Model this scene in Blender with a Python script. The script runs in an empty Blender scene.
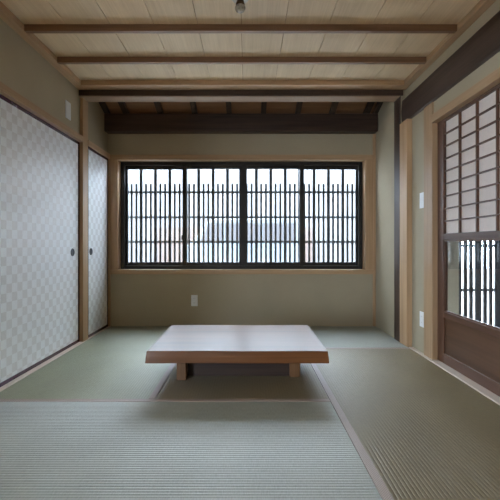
import bpy, bmesh, math, random
from mathutils import Vector, noise
random.seed(7)
scene = bpy.context.scene
COL = scene.collection
PI = math.pi

# ------------------------------------------------------------------ helpers
class MB:
    """collects shapes (world coordinates) and links them as ONE mesh object"""
    def __init__(self): self.bm = bmesh.new()
    def box(self, x0, x1, y0, y1, z0, z1):
        b = self.bm
        v = [b.verts.new((x, y, z)) for x in (x0, x1) for y in (y0, y1) for z in (z0, z1)]
        for f in ((0,1,3,2),(4,6,7,5),(0,4,5,1),(2,3,7,6),(0,2,6,4),(1,5,7,3)):
            b.faces.new([v[i] for i in f])
        return self
    def prism(self, pts, axis, a, c):
        """pts: 2-D outline, extruded along axis ('x','y','z') from a to c"""
        def P(u, w, t):
            return {'x': (t, u, w), 'y': (u, t, w), 'z': (u, w, t)}[axis]
        b = self.bm
        A = [b.verts.new(P(u, w, a)) for u, w in pts]; B = [b.verts.new(P(u, w, c)) for u, w in pts]
        b.faces.new(A); b.faces.new(B[::-1])
        n = len(pts)
        for i in range(n):
            b.faces.new([A[i], B[i], B[(i+1) % n], A[(i+1) % n]])
        return self
    def lathe(self, prof, cx, cy, cz, axis='z', n=32):
        """prof: (radius, height) pairs turned round an axis through (cx,cy,cz)"""
        b = self.bm; rings = []
        for r, h in prof:
            ring = []
            for k in range(n):
                a = 2*PI*k/n; u, w = r*math.cos(a), r*math.sin(a)
                co = {'z': (cx+u, cy+w, cz+h), 'x': (cx+h, cy+u, cz+w), 'y': (cx+u, cy+h, cz+w)}[axis]
                ring.append(b.verts.new(co))
            rings.append(ring)
        for i in range(len(rings)-1):
            for k in range(n):
                b.faces.new([rings[i][k], rings[i][(k+1) % n], rings[i+1][(k+1) % n], rings[i+1][k]])
        b.faces.new(rings[0][::-1]); b.faces.new(rings[-1])
        return self
    def build(self, name, m, parent=None, bevel=0.0, smooth=False, origin=None):
        bmesh.ops.recalc_face_normals(self.bm, faces=self.bm.faces)
        me = bpy.data.meshes.new(name)
        o = bpy.data.objects.new(name, me)
        off = Vector(origin) if origin else Vector((0, 0, 0))
        if parent is not None:
            p = parent; base = Vector((0, 0, 0))
            while p is not None: base += p.location; p = p.parent
            off = base
            o.parent = parent
        else:
            if origin is None:
                co = [v.co for v in self.bm.verts]
                off = Vector(((min(c.x for c in co)+max(c.x for c in co))/2, (min(c.y for c in co)+max(c.y for c in co))/2, min(c.z for c in co)))
            o.location = off
        if off.length: bmesh.ops.translate(self.bm, verts=self.bm.verts, vec=-off)
        if smooth:
            for f in self.bm.faces: f.smooth = True
        self.bm.to_mesh(me); self.bm.free()
        me.materials.append(m)
        COL.objects.link(o)
        if bevel:
            md = o.modifiers.new('bevel', 'BEVEL'); md.width = bevel; md.segments = 2; md.limit_method = 'ANGLE'
            md.harden_normals = True
            for p in me.polygons: p.use_smooth = True
        return o
def box(*a): return MB().box(*a)
def tag(o, label=None, cat=None, group=None, kind=None):
    if label: o['label'] = label
    if cat: o['category'] = cat
    if group: o['group'] = group
    if kind: o['kind'] = kind
    return o
def empty(name, loc, label=None, cat=None, group=None, kind=None, parent=None):
    o = bpy.data.objects.new(name, None); COL.objects.link(o); o.location = loc; o.empty_display_size = .1
    if parent: o.parent = parent
    return tag(o, label, cat, group, kind)

# ------------------------------------------------------------------ materials
def new_mat(name):
    m = bpy.data.materials.new(name); m.use_nodes = True
    nt = m.node_tree; return m, nt, nt.nodes, nt.links, nt.nodes['Principled BSDF']
def ramp(N, stops):
    r = N.new('ShaderNodeValToRGB'); e = r.color_ramp.elements
    e[0].position, e[0].color = stops[0][0], (*stops[0][1], 1)
    e[1].position, e[1].color = stops[-1][0], (*stops[-1][1], 1)
    for p, c in stops[1:-1]:
        x = e.new(p); x.color = (*c, 1)
    return r
def wood(name, c1, c2, axis, rough=.42, fine=60, bump=.15, spec=.4, knots=0.0, vary=.12):
    """straight grain along axis (0,1,2)"""
    m, nt, N, L, B = new_mat(name)
    tc = N.new('ShaderNodeTexCoord'); mp = N.new('ShaderNodeMapping')
    oi = N.new('ShaderNodeObjectInfo')
    ad = N.new('ShaderNodeVectorMath'); ad.operation = 'ADD'
    ml = N.new('ShaderNodeVectorMath'); ml.operation = 'SCALE'; ml.inputs[0].default_value = (13, 7, 9)
    L.new(oi.outputs['Random'], ml.inputs['Scale'])
    L.new(tc.outputs['Object'], ad.inputs[0]); L.new(ml.outputs[0], ad.inputs[1])
    s = [fine, fine, fine]; s[axis] = fine*.03
    mp.inputs['Scale'].default_value = s
    L.new(ad.outputs[0], mp.inputs['Vector'])
    n1 = N.new('ShaderNodeTexNoise'); n1.inputs['Scale'].default_value = 1.0; n1.inputs['Detail'].default_value = 5
    n1.inputs['Distortion'].default_value = .6
    L.new(mp.outputs[0], n1.inputs['Vector'])
    mp2 = N.new('ShaderNodeMapping'); s2 = [6, 6, 6]; s2[axis] = .5; mp2.inputs['Scale'].default_value = s2
    L.new(ad.outputs[0], mp2.inputs['Vector'])
    n2 = N.new('ShaderNodeTexNoise'); n2.inputs['Scale'].default_value = 1.0; n2.inputs['Detail'].default_value = 3
    n2.inputs['Distortion'].default_value = 1.2
    L.new(mp2.outputs[0], n2.inputs['Vector'])
    mx = N.new('ShaderNodeMix'); mx.data_type = 'FLOAT'; mx.inputs[0].default_value = .5
    L.new(n1.outputs['Fac'], mx.inputs[2]); L.new(n2.outputs['Fac'], mx.inputs[3])
    r = ramp(N, [(.35, c1), (.65, c2)])
    L.new(mx.outputs[0], r.inputs[0])
    hv = N.new('ShaderNodeHueSaturation')
    mr = N.new('ShaderNodeMapRange'); mr.inputs['To Min'].default_value = 1-vary; mr.inputs['To Max'].default_value = 1+vary
    L.new(oi.outputs['Random'], mr.inputs['Value']); L.new(mr.outputs[0], hv.inputs['Value'])
    L.new(r.outputs[0], hv.inputs['Color']); L.new(hv.outputs[0], B.inputs['Base Color'])
    B.inputs['Roughness'].default_value = rough; B.inputs['Specular IOR Level'].default_value = spec
    bp = N.new('ShaderNodeBump'); bp.inputs['Strength'].default_value = bump; bp.inputs['Distance'].default_value = .002
    L.new(n1.outputs['Fac'], bp.inputs['Height']); L.new(bp.outputs[0], B.inputs['Normal'])
    return m
def plain(name, col, rough=.5, metal=0, spec=.5, nscale=40, vary=.08, bump=0.0, bdist=.001):
    m, nt, N, L, B = new_mat(name)
    tc = N.new('ShaderNodeTexCoord'); n = N.new('ShaderNodeTexNoise'); n.inputs['Scale'].default_value = nscale; n.inputs['Detail'].default_value = 4
    L.new(tc.outputs['Object'], n.inputs['Vector'])
    r = ramp(N, [(.3, tuple(c*(1-vary) for c in col)), (.7, tuple(min(1, c*(1+vary)) for c in col))])
    L.new(n.outputs['Fac'], r.inputs[0]); L.new(r.outputs[0], B.inputs['Base Color'])
    B.inputs['Roughness'].default_value = rough; B.inputs['Metallic'].default_value = metal; B.inputs['Specular IOR Level'].default_value = spec
    if bump:
        bp = N.new('ShaderNodeBump'); bp.inputs['Strength'].default_value = bump; bp.inputs['Distance'].default_value = bdist
        L.new(n.outputs['Fac'], bp.inputs['Height']); L.new(bp.outputs[0], B.inputs['Normal'])
    return m
def glass_mat(name, tint=(1, 1, 1)):
    m, nt, N, L, B = new_mat(name); N.remove(B)
    out = N['Material Output']; t = N.new('ShaderNodeBsdfTransparent'); t.inputs[0].default_value = (*tint, 1)
    g = N.new('ShaderNodeBsdfGlossy'); g.inputs['Roughness'].default_value = .02
    f = N.new('ShaderNodeFresnel'); ge = N.new('ShaderNodeNewGeometry'); io = N.new('ShaderNodeMapRange')
    io.inputs['To Min'].default_value = 1.45; io.inputs['To Max'].default_value = 1/1.45     # same reflectance on both faces of the pane
    L.new(ge.outputs['Backfacing'], io.inputs['Value']); L.new(io.outputs[0], f.inputs['IOR'])
    mx = N.new('ShaderNodeMixShader')
    L.new(f.outputs[0], mx.inputs[0]); L.new(t.outputs[0], mx.inputs[1]); L.new(g.outputs[0], mx.inputs[2]); L.new(mx.outputs[0], out.inputs[0])
    return m
def paper_mat(name, col):
    m, nt, N, L, B = new_mat(name); N.remove(B)
    out = N['Material Output']; d = N.new('ShaderNodeBsdfDiffuse'); t = N.new('ShaderNodeBsdfTranslucent')
    tc = N.new('ShaderNodeTexCoord'); n = N.new('ShaderNodeTexNoise'); n.inputs['Scale'].default_value = 90; n.inputs['Detail'].default_value = 6
    L.new(tc.outputs['Object'], n.inputs['Vector'])
    r = ramp(N, [(.3, tuple(c*.94 for c in col)), (.7, col)]); L.new(n.outputs['Fac'], r.inputs[0])
    L.new(r.outputs[0], d.inputs[0]); L.new(r.outputs[0], t.inputs[0])
    mx = N.new('ShaderNodeMixShader'); mx.inputs[0].default_value = .4
    L.new(d.outputs[0], mx.inputs[1]); L.new(t.outputs[0], mx.inputs[2]); L.new(mx.outputs[0], out.inputs[0])
    return m
def tatami_mat(name, ridge_axis, c1, c2):
    """rush weave: strands cross the ridges; fine bump across"""
    m, nt, N, L, B = new_mat(name)
    tc = N.new('ShaderNodeTexCoord'); mp = N.new('ShaderNodeMapping')
    s = [0, 0, 0]; s[ridge_axis] = 420; s[1-ridge_axis] = 30; s[2] = 1
    mp.inputs['Scale'].default_value = s; L.new(tc.outputs['Object'], mp.inputs['Vector'])
    n = N.new('ShaderNodeTexNoise'); n.inputs['Scale'].default_value = 1; n.inputs['Detail'].default_value = 2
    L.new(mp.outputs[0], n.inputs['Vector'])
    n2 = N.new('ShaderNodeTexNoise'); n2.inputs['Scale'].default_value = 3.5; n2.inputs['Detail'].default_value = 3
    L.new(tc.outputs['Object'], n2.inputs['Vector'])
    mx = N.new('ShaderNodeMix'); mx.data_type = 'FLOAT'; mx.inputs[0].default_value = .35
    L.new(n.outputs['Fac'], mx.inputs[2]); L.new(n2.outputs['Fac'], mx.inputs[3])
    r = ramp(N, [(.35, c1), (.65, c2)]); L.new(mx.outputs[0], r.inputs[0]); L.new(r.outputs[0], B.inputs['Base Color'])
    w = N.new('ShaderNodeTexWave'); w.wave_type = 'BANDS'; w.bands_direction = 'X' if ridge_axis == 0 else 'Y'
    w.inputs['Scale'].default_value = 70; w.inputs['Distortion'].default_value = .6; w.inputs['Detail'].default_value = 1
    L.new(tc.outputs['Object'], w.inputs['Vector'])
    bp = N.new('ShaderNodeBump'); bp.inputs['Strength'].default_value = .5; bp.inputs['Distance'].default_value = .0012
    L.new(w.outputs['Fac'], bp.inputs['Height']); L.new(bp.outputs[0], B.inputs['Normal'])
    B.inputs['Roughness'].default_value = .47; B.inputs['Specular IOR Level'].default_value = .5; B.inputs['IOR'].default_value = 2.0
    B.inputs['Anisotropic'].default_value = .88; tg = N.new('ShaderNodeCombineXYZ'); tg.inputs[ridge_axis].default_value = 1
    L.new(tg.outputs[0], B.inputs['Tangent'])       # rush strands: smooth along the strand, rough across it
    return m
def fusuma_mat(name):
    m, nt, N, L, B = new_mat(name)
    tc = N.new('ShaderNodeTexCoord'); mp = N.new('ShaderNodeMapping')
    mp.inputs['Location'].default_value = (.5, .013, .007); mp.inputs['Scale'].default_value = (0, 1, 1)
    L.new(tc.outputs['Object'], mp.inputs['Vector'])
    ck = N.new('ShaderNodeTexChecker'); ck.inputs['Scale'].default_value = 17.4
    ck.inputs[1].default_value = (.90, .91, .92, 1); ck.inputs[2].default_value = (.77, .755, .75, 1)
    L.new(mp.outputs[0], ck.inputs['Vector'])
    n = N.new('ShaderNodeTexNoise'); n.inputs['Scale'].default_value = 60; n.inputs['Detail'].default_value = 5
    L.new(tc.outputs['Object'], n.inputs['Vector'])
    r = ramp(N, [(.3, (.94, .94, .94)), (.7, (1, 1, 1))]); L.new(n.outputs['Fac'], r.inputs[0])
    mx = N.new('ShaderNodeMix'); mx.data_type = 'RGBA'; mx.blend_type = 'MULTIPLY'; mx.inputs[0].default_value = 1
    L.new(ck.outputs['Color'], mx.inputs[6]); L.new(r.outputs[0], mx.inputs[7]); L.new(mx.outputs[2], B.inputs['Base Color'])
    B.inputs['Roughness'].default_value = .38; B.inputs['Specular IOR Level'].default_value = 1.0   # mica sheen
    return m
def heri_mat(name):
    m, nt, N, L, B = new_mat(name)
    tc = N.new('ShaderNodeTexCoord'); ck = N.new('ShaderNodeTexChecker'); ck.inputs['Scale'].default_value = 210
    ck.inputs[1].default_value = (.42, .345, .30, 1); ck.inputs[2].default_value = (.29, .23, .20, 1)
    L.new(tc.outputs['Object'], ck.inputs['Vector']); L.new(ck.outputs['Color'], B.inputs['Base Color'])
    B.inputs['Roughness'].default_value = .6
    return m
def plaster(name, col):
    m, nt, N, L, B = new_mat(name)
    tc = N.new('ShaderNodeTexCoord')
    n = N.new('ShaderNodeTexNoise'); n.inputs['Scale'].default_value = 220; n.inputs['Detail'].default_value = 4
    n2 = N.new('ShaderNodeTexNoise'); n2.inputs['Scale'].default_value = 2.2; n2.inputs['Detail'].default_value = 3
    L.new(tc.outputs['Object'], n.inputs['Vector']); L.new(tc.outputs['Object'], n2.inputs['Vector'])
    mx = N.new('ShaderNodeMix'); mx.data_type = 'FLOAT'; mx.inputs[0].default_value = .5
    L.new(n.outputs['Fac'], mx.inputs[2]); L.new(n2.outputs['Fac'], mx.inputs[3])
    r = ramp(N, [(.3, tuple(c*.9 for c in col)), (.7, tuple(c*1.08 for c in col))]); L.new(mx.outputs[0], r.inputs[0])
    L.new(r.outputs[0], B.inputs['Base Color']); B.inputs['Roughness'].default_value = .95; B.inputs['Specular IOR Level'].default_value = .15
    bp = N.new('ShaderNodeBump'); bp.inputs['Strength'].default_value = .25; bp.inputs['Distance'].default_value = .001
    L.new(n.outputs['Fac'], bp.inputs['Height']); L.new(bp.outputs[0], B.inputs['Normal'])
    return m

CY1, CY2 = (.36, .225, .122), (.50, .335, .198)     # pale cypress
sill_wood = wood('worn_pale_wood', (.52, .43, .35), (.66, .56, .47), 1, rough=.4)
hinoki = [wood('hinoki_%s' % 'xyz'[a], CY1, CY2, a, rough=.4) for a in range(3)]
ceil_wood = wood('ceiling_board_wood', (.61, .475, .31), (.75, .605, .42), 1, rough=.55, fine=110, vary=.05, bump=.05)
batten_wood = wood('batten_wood', (.15, .08, .045), (.24, .14, .085), 0, rough=.5)
strip_wood = wood('brown_strip_wood', (.24, .15, .095), (.34, .225, .145), 0, rough=.45)
dark = [wood('dark_stained_%s' % 'xyz'[a], (.030, .017, .012), (.085, .050, .036), a, rough=.45, fine=35, bump=.5, vary=.05) for a in range(3)]
rafter_wood = wood('rafter_wood', (.03, .02, .014), (.07, .045, .03), 1, rough=.6)
roofboard = wood('roof_board_wood', (.24, .13, .07), (.36, .20, .11), 0, rough=.6)
cedar = [wood('cedar_%s' % 'xyz'[a], (.066, .030, .017), (.12, .056, .033), a, rough=.4, vary=.05) for a in range(3)]
cedar_panel = wood('cedar_panel', (.062, .028, .014), (.11, .052, .027), 1, rough=.35, fine=40, vary=.04)
table_wood = wood('table_wood', (.085, .030, .009), (.165, .062, .020), 0, rough=.29, fine=26, bump=.08, spec=.42, vary=.0)
leg_wood = wood('table_leg_wood', (.12, .055, .022), (.19, .095, .042), 2, rough=.45)
keel_wood = wood('table_keel_wood', (.03, .016, .012), (.055, .03, .02), 0, rough=.5)
wall_m = plaster('juraku_plaster', (.39, .335, .24))
alu = plain('bronze_aluminium', (.022, .020, .019), rough=.38, metal=.3, vary=.05)
lattice_m = wood('lattice_black_wood', (.03, .031, .036), (.06, .062, .07), 2, rough=.5)
glass = glass_mat('clear_glass', (.96, .98, .98))
paper = paper_mat('shoji_paper', (.92, .84, .79))
fus = fusuma_mat('fusuma_paper')
lacquer = plain('purple_black_lacquer', (.055, .014, .030), rough=.25, vary=.05)
RU1, RU2 = (.18, .172, .108), (.265, .25, .165)
tat = [tatami_mat('rush_ridges_sheen', 0, (.23, .242, .20), (.325, .343, .29)), tatami_mat('rush_ridges_y', 1, (.195, .205, .128), (.285, .29, .185))]  # first one: bluish window sheen mixed into the rush colour
tat_shaded = tatami_mat('rush_ridges_shaded', 1, (.155, .118, .062), (.23, .182, .098))  # same rush; sheenless view and table shade put into a browner colour
heri = heri_mat('tatami_border_cloth')
plastic = plain('white_plastic', (.78, .79, .80), rough=.35, vary=.01)
plastic_dark = plain('grey_plastic', (.25, .25, .26), rough=.4, vary=.02)
iron = plain('black_iron', (.02, .02, .022), rough=.3, metal=.8)
pale_concrete = plain('pale_concrete', (.36, .34, .31), rough=.9, nscale=20)  # kept pale so the unseen ground bounces daylight to the ceiling
concrete = plain('asphalt', (.12, .12, .12), rough=.9, nscale=20)
stucco = plain('pale_stucco', (.070, .070, .071), rough=.9, vary=.03)
brick = plain('terracotta_wall', (.052, .036, .030), rough=.85, vary=.1, nscale=6)
roof_m = plain('grey_roof_tiles', (.18, .19, .21), rough=.6)
van_m = plain('white_paint', (.056, .068, .076), rough=.2, vary=.01)
tyre = plain('tyre_rubber', (.03, .03, .03), rough=.8)
van_glass = plain('tinted_window', (.034, .033, .035), rough=.35, spec=.15, vary=.02)
socket_m = plain('brown_socket', (.12, .08, .05), rough=.5)
bulb_m = plain('clear_knob', (.42, .43, .40), rough=.12, vary=.25, nscale=90)

# ------------------------------------------------------------------ key dimensions
CAMZ = .875
XL, XR = -1.512, 1.412          # plaster planes
YB = 4.16                     # back wall face
YF = 1.20                     # front of the room
ZC = 2.304                    # ceiling boards
S = 'structure'

# ------------------------------------------------------------------ floor + tatami
tag(box(-2.6, 1.558, -3.2, 4.29, -.16, -.062).build('floor', hinoki[0]), 'plain subfloor the straw mats are laid on', None, None, S)
def tatami(x0, x1, y0, y1, ax, label, borders, mat=None):
    """ax: axis the ridges run along; borders: sides ('lo','hi') with a cloth border"""
    g = .0015; x0 += g; x1 -= g; y0 += g; y1 -= g
    root = empty('tatami_mat', ((x0+x1)/2, (y0+y1)/2, -.06), label, 'tatami mat', 'straw mats covering the floor')
    B_ = .036
    u0, u1 = (y0, y1) if ax == 0 else (x0, x1)
    lo = u0 + (B_ if 'lo' in borders else 0); hi = u1 - (B_ if 'hi' in borders else 0)
    am = .0034 if ax == 0 else .0013
    m = MB(); b = m.bm
    n = max(1, round((hi-lo)/.0158)); k = 7
    e0, e1 = (x0, x1) if ax == 0 else (y0, y1)
    prev = None
    def V(u, e, z): return b.verts.new((e, u, z) if ax == 0 else (u, e, z))
    first = None
    prof = [(0, -1), (.07, -.5), (.16, -.18), (.30, -.03), (.5, 0), (.70, -.03), (.84, -.18), (.93, -.5)]   # rounded ribs, narrow grooves
    steps = [(i+p, q) for i in range(n) for p, q in prof]+[(n, -1)]
    for t, q in steps:
        h = am*q; u = lo+(hi-lo)*t/n
        row = [V(u, e0, h), V(u, e1, h)]
        if prev: b.faces.new([prev[0], row[0], row[1], prev[1]])
        else: first = row
        prev = row
    # core under the surface
    c0 = [V(lo, e0, -.055), V(lo, e1, -.055)]; c1 = [V(hi, e0, -.055), V(hi, e1, -.055)]
    b.faces.new([first[0], first[1], c0[1], c0[0]]); b.faces.new([prev[1], prev[0], c1[0], c1[1]])
    b.faces.new([c0[0], c0[1], c1[1], c1[0]])
    for f in b.faces: f.smooth = True
    m.build('rush_surface', mat or tat[ax], root)
    for s in borders:
        a, c = (u0, u0+B_) if s == 'lo' else (u1-B_, u1)
        mm = MB()
        if ax == 0: mm.box(x0, x1, a, c, -.055, .0012)
        else: mm.box(a, c, y0, y1, -.055, .0012)
        mm.build('cloth_border', heri, root, bevel=.001)
Y1, Y2, Y3 = 1.232, 2.19, 3.245
XA, XB = -.525, .465
XTL, XTR = -1.474, 1.378
tatami(XTL, XA, Y2, YB-.01, 1, 'grey-green tatami mat along the left sliding doors, reaching the back wall', ('hi',))
tatami(XA, XTR, Y3, YB-.01, 0, 'pale bluish tatami mat lying lengthwise under the window wall', ('lo',))
tatami(XA, XB, Y2, Y3, 1, 'half-size tatami mat in the shadow under the low table', (), tat_shaded)
tatami(XB, XTR, Y1+.02, Y3, 1, 'brownish-green tatami mat along the right wall with pinkish border tape', ('lo',), tat_shaded)
tatami(XTL, XB, Y1, Y2, 0, 'wide pale blue-grey ribbed tatami mat in the foreground', ('hi', 'lo'))
# thresholds flush with the mats
tag(box(XTL, -1.60, YF, YB, -.06, .002).build('trim_1', sill_wood, bevel=.002), 'pale wooden floor track under the left sliding doors', None, None, S)
tag(box(XTR, 1.53, YF, 3.288, -.06, .006).build('trim_2', sill_wood, bevel=.002), 'pale wooden floor track below the glazed screen on the right', None, None, S)

# ------------------------------------------------------------------ back wall with window opening
WX0, WX1, WZ0, WZ1 = -1.402, 1.272, .606, 1.795
wb = MB()
wb.box(-2.3, WX0, YB, YB+.17, -.06, 2.9); wb.box(WX1, 1.55, YB, YB+.17, -.06, 2.9)
wb.box(WX0, WX1, YB, YB+.17, -.06, WZ0); wb.box(WX0, WX1, YB, YB+.17, WZ1, 2.9)
tag(wb.build('wall_back', wall_m), 'grey-beige plaster wall around the wide window', None, None, S)
w = empty('window_1', ((WX0+WX1)/2, YB, WZ0), 'wide dark four-pane sliding window in the back wall', None, None, S)
J = .012
# casing: reveal linings that project a little past the plaster
for nm, a in (('casing', (-1.49, WX0+.004, YB-.014, YB+.13, WZ0, WZ1)), ('casing', (WX1-.004, 1.362, YB-.014, YB+.13, WZ0, WZ1))):
    box(*a).build(nm, hinoki[2], w, bevel=.002)
box(-1.49, 1.362, YB-.018, YB+.13, WZ1-.003, WZ1+.052).build('casing', hinoki[0], w, bevel=.002)
box(-1.475, 1.355, YB-.026, YB+.13, WZ0-.045, WZ0+.003).build('sill', hinoki[0], w, bevel=.002)
# aluminium outer frame
FX0, FX1, FZ0, FZ1 = WX0+.006, WX1-.006, WZ0+.004, WZ1-.004
fy0, fy1 = YB+.078, YB+.165
f = MB()
f.box(FX0, FX0+.042, fy0, fy1, FZ0, FZ1); f.box(FX1-.042, FX1, fy0, fy1, FZ0, FZ1)
f.box(FX0+.042, FX1-.042, fy0, fy1, FZ1-.036, FZ1); f.box(FX0+.042, FX1-.042, fy0, fy1, FZ0, FZ0+.036)
f.build('window_frame', alu, w, bevel=.003)
def px2x(px, Y): return (px-247.5)*Y/385
sy = YB+.075
sash = [(123.5, 187.3, 1), (182.3, 243.3, 0), (242.7, 304, 0), (299.5, 360, 1)]
for i, (a, c, back) in enumerate(sash):
    y = YB+.090+.030*back
    x0, x1 = px2x(a, y), px2x(c, y)
    z0, z1 = FZ0+.026, FZ1-.026
    s = MB(); t = .046
    s.box(x0, x0+t, y, y+.026, z0, z1); s.box(x1-t, x1, y, y+.026, z0, z1)
    s.box(x0+t, x1-t, y, y+.026, z0, z0+.05); s.box(x0+t, x1-t, y, y+.026, z1-.05, z1)
    so = s.build('sash', alu, w, bevel=.003)
    box(x0+t-.004, x1-t+.004, y+.011, y+.015, z0+.046, z1-.046).build('pane', glass, so)
# latch at the meeting of sash 1 and 2
lx = px2x(184, YB+.09)
box(lx-.028, lx+.006, YB+.076, YB+.092, .93, .985).build('latch', iron, w, bevel=.004)

# exterior lattice
LY = 4.36
lat = empty('window_lattice', (0, LY, .55), 'black wooden slatted lattice fixed outside the window', 'lattice')
P = 14.38*LY/385
xs0 = px2x(141.3, LY)
for k in range(-2, 18):
    x = xs0+k*P
    box(x-.016, x+.016, LY-.014, LY+.016, .50, 1.90).build('thick_slat', lattice_m, lat)
    if k < 17:
        for q in (.333, .667):
            xx = x+q*P
            box(xx-.011, xx+.011, LY-.008, LY+.010, .50, CAMZ+(245-183.8)/385*LY).build('thin_slat', lattice_m, lat)
for py in (192, 217.2, 241.9, 266):
    z = CAMZ+(245-py)/385*LY
    box(xs0-2*P-.02, xs0+17*P+.02, LY+.014, LY+.030, z-.012, z+.012).build('rail', lattice_m, lat)
for z in (.50, 1.90):
    box(xs0-2*P-.02, xs0+17*P+.02, LY-.014, LY+.030, z-.02, z+.02).build('rail', lattice_m, lat)

# ------------------------------------------------------------------ left wall
tag(box(-1.62, XL, YF-.1, YB, 1.854, 2.75).build('wall_left', wall_m), 'grey-beige plaster wall above the left sliding doors', None, None, S)
tag(box(-1.72, -1.66, YF-.1, YB, -.06, 1.86).build('wall_closet', wall_m), 'plain wall closing the closet behind the sliding doors', None, None, S)
PF = -1.484
tag(box(-1.60, PF, 3.473, 3.585, 0, 2.205).build('post', hinoki[2], bevel=.003), 'pale wooden post between the two left sliding doors', None, None, S)
tag(box(-1.60, PF+.006, YF, 3.473, 1.802, 1.854).build('door_head', hinoki[1], bevel=.002), 'pale wooden head rail above the long left sliding door', None, None, S)
tag(box(-1.60, PF+.006, 3.585, YB-.014, 1.802, 1.854).build('door_head', hinoki[1], bevel=.002), 'short wooden head rail above the narrow sliding door in the left corner', None, None, S)
tag(box(-1.60, -1.478, YB-.030, YB, .002, 1.801).build('trim_3', hinoki[2], bevel=.002), 'slim wooden strip in the left back corner', None, None, S)
def fusuma(y0, y1, face, label, hy, grp=None):
    z0, z1 = .003, 1.801; fr = .026
    r = empty('fusuma', (face-.015, (y0+y1)/2, z0), label, 'sliding door', grp)
    box(face-.024, face-.003, y0+fr*.6, y1-fr*.6, z0+fr*.6, z1-fr*.6).build('paper_panel', fus, r)
    for a in ((y0, y0+fr, z0, z1), (y1-fr, y1, z0, z1)):
        box(face-.028, face, a[0], a[1], a[2], a[3]).build('stile', lacquer, r, bevel=.002)
    for a in ((z0, z0+fr), (z1-fr, z1)):
        box(face-.028, face, y0+fr, y1-fr, *a).build('rail', lacquer, r, bevel=.002)
    if hy:
        h = MB().lathe([(.034, -.004), (.034, .002), (.031, .0045), (.026, .0045), (.024, .0015), (.001, .0012)], face-.003, hy, .812, 'x', 36)
        h.build('finger_pull', iron, r, smooth=False)
fusuma(2.318, 3.47, -1.513, 'white sliding door with pale check pattern and dark round pull, left of the post', 3.335)
fusuma(3.588, YB-.032, -1.492, 'narrow white check-patterned sliding door in the left back corner', 3.675)
fusuma(1.215, 2.36, -1.546, 'white check-patterned sliding door at the left edge of view, on the rear track', None)

# ------------------------------------------------------------------ right wall
rw = MB()
rw.box(XR, XR+.10, 2.98, 3.46, 0, 1.84)            # between the posts
rw.box(XR, XR+.10, YF-.1, 3.46, 1.84, 2.35)        # above door
tag(rw.build('wall_right', wall_m), 'grey-beige plaster wall beside and above the glazed screen', None, None, S)
rn = MB().box(1.378, 1.50, 3.46, YB, -.06, 2.75)
tag(rn.build('wall_alcove', wall_m), 'plaster side wall right of the window', None, None, S)
tag(box(1.352, 1.378, YB-.022, YB, 0, 2.07).build('trim_4', hinoki[2], bevel=.002), 'slim wooden strip in the right back corner', None, None, S)
tag(box(1.367, 1.42, 3.462, 3.592, 0, 2.262).build('post', dark[2], bevel=.003), 'dark brown old post right of the window', None, None, S)
tag(box(1.367, 1.42, 3.305, 3.461, 0, 1.96).build('post', hinoki[2], bevel=.003), 'pale wooden post standing against the dark post', None, None, S)
tag(box(1.400, 1.485, 2.917, 3.06, 0, 1.96).build('post', hinoki[2], bevel=.003), 'pale wooden post at the edge of the glazed screen', None, None, S)
tag(box(1.39, 1.55, YF, 2.915, 1.798, 1.858).build('door_head', hinoki[1], bevel=.002), 'pale wooden head rail above the glazed screen', None, None, S)
# old log beam: adzed, slightly irregular faces
lb = MB(); b = lb.bm
ny, prev = 60, None
for i in range(ny+1):
    y = YF-.05+(3.46-YF+.05)*i/ny
    sec = []
    for (x, z) in ((1.390, 1.966), (1.384, 2.00), (1.382, 2.06), (1.384, 2.12), (1.390, 2.168), (1.46, 2.175), (1.46, 1.96), (1.40, 1.96)):
        d = noise.noise(Vector((x*30, y*5, z*9)))*.0035 + noise.noise(Vector((3, y*1.1, z)))*.004
        sec.append(b.verts.new((x+d if x < 1.395 else x, y, z+(d*.8 if x < 1.395 else 0))))
    if prev:
        for k in range(8): b.faces.new([prev[k], sec[k], sec[(k+1) % 8], prev[(k+1) % 8]])
    else: b.faces.new(sec)
    prev = sec
b.faces.new(prev[::-1])
bo = lb.build('beam', dark[1], smooth=True); bo.data.set_sharp_from_angle(angle=math.radians(30))
tag(bo, 'rough dark old timber beam running along the right wall', None, None, S)

# ------------------------------------------------------------------ ceiling
ce = empty('ceiling', (0, 2.3, ZC), 'pale wooden board ceiling crossed by brown battens', None, None, S)
n0 = -.04; pitch = .283
k = -6
edges = []
while n0+k*pitch < XR+.1:
    x0, x1 = max(-1.50, n0+k*pitch), min(1.41, n0+(k+1)*pitch)
    if x1-x0 > .02:
        box(x0+.0022, x1-.0022, YF-.1, 3.44, ZC, ZC+.012).build('ceiling_board', ceil_wood, ce)
    k += 1
for yb in (1.63, 2.06, 2.49, 2.92):
    box(-1.445, 1.357, yb, yb+.032, ZC-.044, ZC).build('batten', batten_wood, ce, bevel=.002)
box(XL, -1.445, YF-.1, 3.445, ZC-.042, ZC).build('edge_moulding', hinoki[1], ce, bevel=.003)
box(1.357, 1.43, YF-.1, 3.445, ZC-.042, ZC).build('edge_moulding', hinoki[1], ce, bevel=.003)
box(-1.445, 1.357, 3.335, 3.444, ZC-.042, ZC).build('edge_moulding', hinoki[0], ce, bevel=.003)
tag(box(-1.70, 1.6, YF-.1, 3.45, ZC+.02, ZC+.10).build('ceiling_backing', roofboard), 'solid floor structure above the board ceiling', None, None, S)
# cross beam: dark face, pale underside rail
tag(box(XL, 1.395, 3.446, 3.50, 2.214, 2.75).build('beam', dark[0], bevel=.002), 'dark cross beam at the back edge of the board ceiling', None, None, S)
tag(box(XL, 1.367, 3.450, 3.582, 2.206, 2.2135).build('trim_5', strip_wood, bevel=.002), 'pale wooden strip under the dark cross beam', None, None, S)
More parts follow.
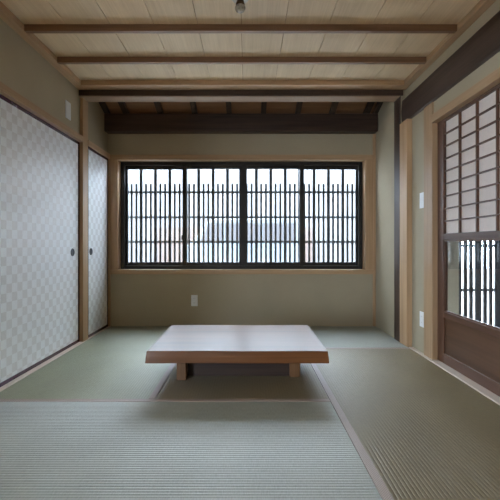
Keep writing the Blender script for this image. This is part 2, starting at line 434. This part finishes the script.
# raised part over the window: sloping boards on dark rafters, resting on the log beam
ra = empty('raised_ceiling', (0, 3.9, 2.3), 'sloping brown boards on dark rafters above the window', None, None, S)
def zr(y): return 2.265+(4.06-y)*.36
for i in range(6):
    ya, yb_ = 3.50+i*.115, 3.50+(i+1)*.115-.002
    MB().prism([(ya, zr(ya)+.055), (yb_, zr(yb_)+.055), (yb_, zr(yb_)+.07), (ya, zr(ya)+.07)], 'x', XL, 1.378).build('roof_board', roofboard, ra)
for kx in range(-4, 5):
    xc = .012+kx*.3655*.885 if True else 0
    xc = px2x(229.0+kx*34.6, 4.06)
    if xc < -1.5 or xc > 1.36: continue
    MB().prism([(3.50, zr(3.50)), (4.158, zr(4.158)), (4.158, zr(4.158)+.054), (3.50, zr(3.50)+.054)], 'x', xc-.026, xc+.026).build('rafter', rafter_wood, ra)
for xa, xc in ((XL+.001, -1.468), (1.34, 1.377)):
    MB().prism([(3.50, zr(3.50)), (4.158, zr(4.158)), (4.158, zr(4.158)+.054), (3.50, zr(3.50)+.054)], 'x', xa, xc).build('rafter', rafter_wood, ra)
tag(box(XL+.001, 1.377, 4.05, YB-.001, 2.072, 2.262).build('beam', dark[0], bevel=.012), 'thick dark beam lying across the wall above the window', None, None, S)
tag(box(-1.72, 1.6, 3.49, 4.30, 2.62, 2.75).build('roof', roofboard), 'roof slab closing the raised ceiling', None, None, S)

# small ceiling lamp holder
cl = empty('ceiling_lamp', (-.042, 2.215, ZC), 'small bare ceiling lamp with a brown neck on the board ceiling', 'ceiling lamp')
MB().lathe([(.052, 0), (.052, -.010), (.044, -.018), (.020, -.020)], -.042, 2.215, ZC, 'z').build('base_plate', plain('rose_plate', (.5, .47, .42), .4), cl)
MB().lathe([(.016, -.018), (.020, -.026), (.026, -.044), (.024, -.052)], -.042, 2.215, ZC).build('socket', socket_m, cl)
MB().lathe([(.022, -.050), (.029, -.058), (.030, -.070), (.026, -.081), (.014, -.089), (.002, -.091)], -.042, 2.215, ZC, n=10).build('bulb', bulb_m, cl)

# ------------------------------------------------------------------ glazed shoji screens
def shoji(y0, y1, X, label, det=True):
    r = empty('shoji_screen', (X+.015, (y0+y1)/2, .008), label, 'sliding screen', 'glazed screens on the right wall')
    T = .030; st = .078; z0, z1 = .008, 1.806
    pa, pb = y0+st, y1-st-.012
    for a, c in ((y0, pa), (pb+.0, y1)):
        box(X, X+T, a, c, z0, z1).build('stile', cedar[2], r, bevel=.002)
    for a, c in ((z0, .080), (.343, .386), (.913, .958), (1.781, z1)):
        box(X, X+T, pa, pb, a, c).build('rail', cedar[1], r, bevel=.002)
    # lower wooden board
    box(X+.010, X+.018, pa, pb, .080, .343).build('wood_panel', cedar_panel, r)
    # upper grid
    nc, nr = 4, 9
    for i in range(1, nc):
        y = pb-(pb-pa)*i/nc
        box(X+.004, X+.020, y-.0055, y+.0055, .958, 1.781).build('muntin', cedar[2], r)
    for j in range(1, nr):
        z = .958+(1.781-.958)*j/nr
        box(X+.006, X+.020, pa, pb, z-.0045, z+.0045).build('muntin', cedar[1], r)
    box(X+.0205, X+.0215, pa, pb, .958, 1.781).build('paper', paper, r)
    # glass with a slim bead
    bd = MB()
    bd.box(X+.006, X+.024, pa, pa+.014, .386, .913); bd.box(X+.006, X+.024, pb-.014, pb, .386, .913)
    bd.box(X+.006, X+.024, pa+.014, pb-.014, .899, .913); bd.box(X+.006, X+.024, pa+.014, pb-.014, .386, .396)
    bd.build('glazing_bead', cedar[2], r)
    box(X+.013, X+.016, pa+.01, pb-.01, .392, .905).build('pane', glass, r)
shoji(1.955, 2.915, 1.438, 'wood-framed sliding screen with paper grid, clear glass strip and brown lower board')
shoji(1.22, 2.02, 1.474, 'second sliding screen, on the rear track at the right edge of view')

# ------------------------------------------------------------------ plates
def plate(name, label, cat, c, axis, sgn, w_, h_, kind):
    """axis normal 'x' or 'y'; sgn: direction the plate faces"""
    cx, cy, cz = c
    r = empty(name, c, label, cat)
    def bx(nm, u0, u1, z0, z1, d0, d1, m, bev, par):
        lo, hi = sorted((d0*sgn, d1*sgn))
        if axis == 'x': q = (cx+lo, cx+hi, cy+u0, cy+u1, cz+z0, cz+z1)
        else: q = (cx+u0, cx+u1, cy+lo, cy+hi, cz+z0, cz+z1)
        return box(*q).build(nm, m, par, bevel=bev)
    bx('cover_plate', -w_/2, w_/2, -h_/2, h_/2, 0.0004, .007, plastic, .002, r)
    if kind == 'outlet':
        for dz in (-.024, .024):
            s = bx('socket', -.019, .019, dz-.019, dz+.019, .007, .009, plastic, .002, r)
            for du in (-.006, .006):
                bx('slot', du-.001, du+.001, dz-.005, dz+.005, .0088, .0094, plastic_dark, 0, s)
    elif kind == 'switch':
        for dz in (-.028, .028):
            bx('rocker', -.019, .019, dz-.024, dz+.024, .007, .0105, plastic, .002, r)
    else:
        bx('inner_panel', -w_/2+.012, w_/2-.012, -h_/2+.014, h_/2-.014, .007, .0095, plastic, .002, r)
plate('wall_outlet', 'white wall outlet below the window', 'outlet', (-.573, YB, .275), 'y', -1, .070, .120, 'outlet')
plate('wall_plate', 'blank white cover plate high on the left wall', 'wall plate', (XL, 3.237, 2.007), 'x', 1, .090, .145, 'blank')
plate('light_switch', 'white light switch on the right wall between the posts', 'light switch', (XR, 3.108, 1.235), 'x', -1, .072, .125, 'switch')
plate('wall_outlet', 'white wall outlet low on the right wall between the posts', 'outlet', (XR, 3.108, .275), 'x', -1, .072, .122, 'outlet')

# ------------------------------------------------------------------ low table
tb = empty('low_table', (-.06, 2.66, 0), 'low wooden slab table with live edges standing on the mats', 'table')
m = MB(); b = m.bm
# outline with a little live-edge wobble; bottom a bit larger than the top
def outline(inset, z):
    pts = []; N_ = 40
    cx0, cx1, cy0, cy1 = -.603, .481, 2.262, 3.028
    def w_(t, s): return noise.noise(Vector((t*3.1, s*7.7, .3)))*.010
    for i in range(N_): t = i/N_; pts.append((cx0+(cx1-cx0)*t, cy0+inset+w_(t, 1)))
    for i in range(18): t = i/18; pts.append((cx1-inset*.7, cy0+inset+w_(1, 1)+(cy1-cy0-2*inset+w_(0, 2)-w_(1, 1))*t))
    for i in range(N_): t = i/N_; pts.append((cx1+(cx0-cx1)*t, cy1-inset+w_(t, 2)))
    for i in range(18): t = i/18; pts.append((cx0+inset*.7, cy1-inset+w_(1, 2)+(cy0-cy1+2*inset+w_(0, 1)-w_(1, 2))*t))
    # pull every point inside the inset rectangle
    out = []
    for x, y in pts:
        x = min(max(x, cx0+inset*.7), cx1-inset*.7)
        out.append(b.verts.new((x, y, z)))
    return out
rings = [outline(.004, .1775), outline(.0005, .181), outline(.004, .215), outline(.009, .243), outline(.011, .2465), outline(.014, .248)]
for i in range(len(rings)-1):
    A, B2 = rings[i], rings[i+1]
    for k in range(len(A)):
        b.faces.new([A[k], A[(k+1) % len(A)], B2[(k+1) % len(A)], B2[k]])
b.faces.new(rings[0][::-1]); b.faces.new(rings[-1])
m.build('tabletop', table_wood, tb)
for x0, x1, y0 in ((-.458, -.398, 2.488), (.279, .348, 2.550)):
    box(x0, x1, y0, y0+.075, .0, .180).build('leg', leg_wood, tb, bevel=.003)
    box(x0, x1, 2.80, 2.875, .0, .180).build('leg', leg_wood, tb, bevel=.003)
box(-.398, .279, 2.563, 2.59, .004, .180).build('cross_board', keel_wood, tb, bevel=.002)

# ------------------------------------------------------------------ entrance hall behind the screen
hb = MB()
hb.box(1.50, 2.36, 4.30, 4.42, -.35, 2.5); hb.box(3.62, 3.85, 4.30, 4.42, -.35, 2.5); hb.box(2.36, 3.62, 4.30, 4.42, 1.9, 2.5)
hb.box(3.75, 3.87, 0.4, 4.30, -.35, 2.5); hb.box(1.50, 3.75, 0.3, 0.42, -.35, 2.5)
tag(hb.build('wall_hall', wall_m), 'walls of the entrance hall behind the glazed screen', None, None, S)
tag(box(1.5, 3.87, .3, 4.42, 2.35, 2.47).build('ceiling_hall', dark[1]), 'dark ceiling of the entrance hall', None, None, S)
tag(box(1.56, 3.75, .42, 4.30, -.40, -.30).build('floor_hall', concrete), 'concrete floor of the entrance hall', None, None, S)
hd = empty('lattice_door', (3.0, 4.33, -.30), 'dark slatted entrance door seen through the glass strip of the screen', 'door')
HY = 4.33
cents = [463, 468.6, 474.3, 482.5, 488.1, 493.8]      # bright gaps
# slats between the gaps, kept on a regular pitch
pt = 5.65*HY/385
xg = px2x(463, HY); 
def slat(xa, xb): box(xa, xb, HY-.012, HY+.012, -.30, 1.88).build('slat', lattice_m, hd)
x = xg-pt/2*.52*2+.0
gap = .025
c = px2x(460.2, HY); slat(c-.05, c+.012)
cur = c+.012
n = 0
while cur < 3.55:
    cur += gap
    wdt = pt-gap if n % 3 != 2 else pt-gap+.031
    slat(cur, cur+wdt); cur += wdt; n += 1
for z in (.367, .866, -.27, 1.86):
    box(c-.05, cur, HY+.012, HY+.030, z-.016, z+.016).build('rail', lattice_m, hd)

# ------------------------------------------------------------------ the room the camera stands in
rb = MB()
rb.box(-2.55, -2.45, -.6, YF-.16, -.06, 2.5); rb.box(-2.55, -2.45, -2.6, -2.2, -.06, 2.5); rb.box(-2.55, -2.45, -2.2, -.6, 1.75, 2.5)
rb.box(2.45, 2.55, -2.6, .2, -.06, 2.5)
rb.box(-2.55, 2.55, -2.7, -2.6, -.06, 2.5)
rb.box(-2.55, -1.6, YF-.16, YF-.06, -.06, 2.5); rb.box(1.5, 1.56, .3, YF, -.06, 2.5)
rb.box(-1.6, 1.5, YF-.2, YF-.1, 1.86, 2.5); rb.box(1.56, 2.55, .2, .3, -.06, 2.5)
tag(rb.build('wall_front', wall_m), 'walls of the adjoining room in front', None, None, S)
tag(box(-2.55, 2.55, -2.7, YF-.1, 2.5, 2.6).build('ceiling_front', ceil_wood), 'ceiling of the adjoining room in front', None, None, S)
tag(box(-2.45, 2.45, -2.6, YF, -.0615, -.002).build('floor_front', hinoki[1]), 'wooden floor of the adjoining room in front', None, None, S)
box_g = box(-2.51, -2.505, -2.2, -.6, -.05, 1.75).build('added_window', glass)  # unseen window, added so daylight bounces off the floor to the ceiling
tag(box_g, 'unseen floor-length window added to the adjoining room to bounce daylight onto the ceiling', None, None, S)

# ------------------------------------------------------------------ outside
tag(box(-14, 14, 4.45, 22, -.55, -.45).build('ground', pale_concrete), 'grey street outside the house', None, None, S)
nh = empty('neighbour_house', (0, 13.6, -.45), 'pale house across the street beyond the window', 'house')
box(-7, 7, 13.6, 17, -.45, 4.5).build('wall', stucco, nh)
MB().prism([(13.3, 4.45), (17.6, 4.45), (17.6, 4.55), (15.3, 5.0), (13.3, 4.58)], 'x', -7.4, 7.4).build('roof', roof_m, nh)
gw = box(-3.1, 2.2, 12.7, 12.85, -.45, 1.45).build('garden_wall', brick, bevel=.01)
tag(gw, 'reddish low garden wall behind the parked van', 'wall', None, 'thing')
van = empty('van', (-.1, 10.9, -.45), 'small white van parked across the street', 'van')
x0, x1 = -1.72, 1.52
prof = [(x0, -.20), (x0-.02, .30), (x0+.03, .80), (x0+.28, 1.00), (x0+.62, 1.48), (x0+.85, 1.58), (x1-.25, 1.60), (x1-.06, 1.50), (x1, .90), (x1+.01, .10), (x1-.03, -.20),
        (x1-.42, -.20), (x1-.47, -.03), (x1-.62, .08), (x1-.80, .08), (x1-.95, -.03), (x1-1.0, -.20), (x0+.95, -.20), (x0+.90, -.03), (x0+.75, .08), (x0+.57, .08), (x0+.42, -.03), (x0+.37, -.20)]
MB().prism(prof, 'y', 10.2, 11.6).build('body', van_m, van, bevel=.05)
for a, c_, a2 in ((x0+.45, x0+1.05, x0+.72), (x0+1.12, x0+2.05, x0+1.12), (x0+2.12, x0+3.02, x0+2.12)):
    MB().prism([(a, .95), (c_, .95), (c_, 1.46), (a2, 1.46)], 'y', 10.185, 10.21).build('side_window', van_glass, van, bevel=.01)
for xc in (x0+.66, x1-.71):
    wv = MB().lathe([(.20, 0), (.27, .01), (.27, .16), (.20, .17)], xc, 10.22, -.18, 'y').build('wheel', tyre, van, smooth=False)
    MB().lathe([(.16, 0), (.15, -.012), (.05, -.02)], xc, 10.22, -.18, 'y').build('hub_cap', van_m, wv)

# ------------------------------------------------------------------ light
W = bpy.data.worlds.new('sky'); scene.world = W; W.use_nodes = True
N = W.node_tree.nodes; L = W.node_tree.links
bg = N['Background']
tc = N.new('ShaderNodeTexCoord'); sp = N.new('ShaderNodeSeparateXYZ'); L.new(tc.outputs['Generated'], sp.inputs[0])
r = N.new('ShaderNodeValToRGB'); e = r.color_ramp.elements
e[0].position = .0; e[0].color = (.81, .93, 1.12, 1); e[1].position = .8; e[1].color = (.78, .90, 1.05, 1)
L.new(sp.outputs['Z'], r.inputs[0]); L.new(r.outputs[0], bg.inputs[0])
SKY = 38.0
bg.inputs[1].default_value = SKY
def portal(name, loc, rot, sx, sy):
    d = bpy.data.lights.new(name, 'AREA'); d.shape = 'RECTANGLE'; d.size = sx; d.size_y = sy
    d.cycles.is_portal = True
    o = bpy.data.objects.new(name, d); COL.objects.link(o); o.location = loc; o.rotation_euler = rot
portal('window_portal', ((WX0+WX1)/2, 4.42, 1.2), (-PI/2, 0, 0), 2.9, 1.45)
portal('hall_portal', (3.0, 4.40, .8), (-PI/2, 0, 0), 1.3, 2.2)
portal('front_portal', (-2.58, -1.4, .85), (0, -PI/2, 0), 1.8, 1.6)
tag(box(-9, -2.7, -7, 3, -.55, -.45).build('ground_bounce', pale_concrete), 'unseen pale paving added outside the adjoining room to bounce daylight up', None, None, S)  # added out of view as an upward reflector for the added window

# ------------------------------------------------------------------ camera
cam = bpy.data.cameras.new('camera'); co = bpy.data.objects.new('camera', cam); COL.objects.link(co)
co.location = (0, 0, CAMZ); co.rotation_euler = (PI/2, 0, 0)
cam.sensor_width = 36; cam.lens = 385/500*36; cam.shift_x = 2.5/500; cam.shift_y = -5/500
cam.clip_start = .05
scene.camera = co
scene.view_settings.view_transform = 'Standard'; scene.view_settings.look = 'None'
scene.view_settings.exposure = 0.0; scene.view_settings.gamma = 1; scene.view_settings.use_curve_mapping = False
scene.cycles.max_bounces = 14; scene.cycles.diffuse_bounces = 8; scene.cycles.transparent_max_bounces = 16
scene.cycles.glossy_bounces = 4; scene.cycles.sample_clamp_indirect = 6
scene.cycles.caustics_reflective = False; scene.cycles.caustics_refractive = False
scene.cycles.use_denoising = True
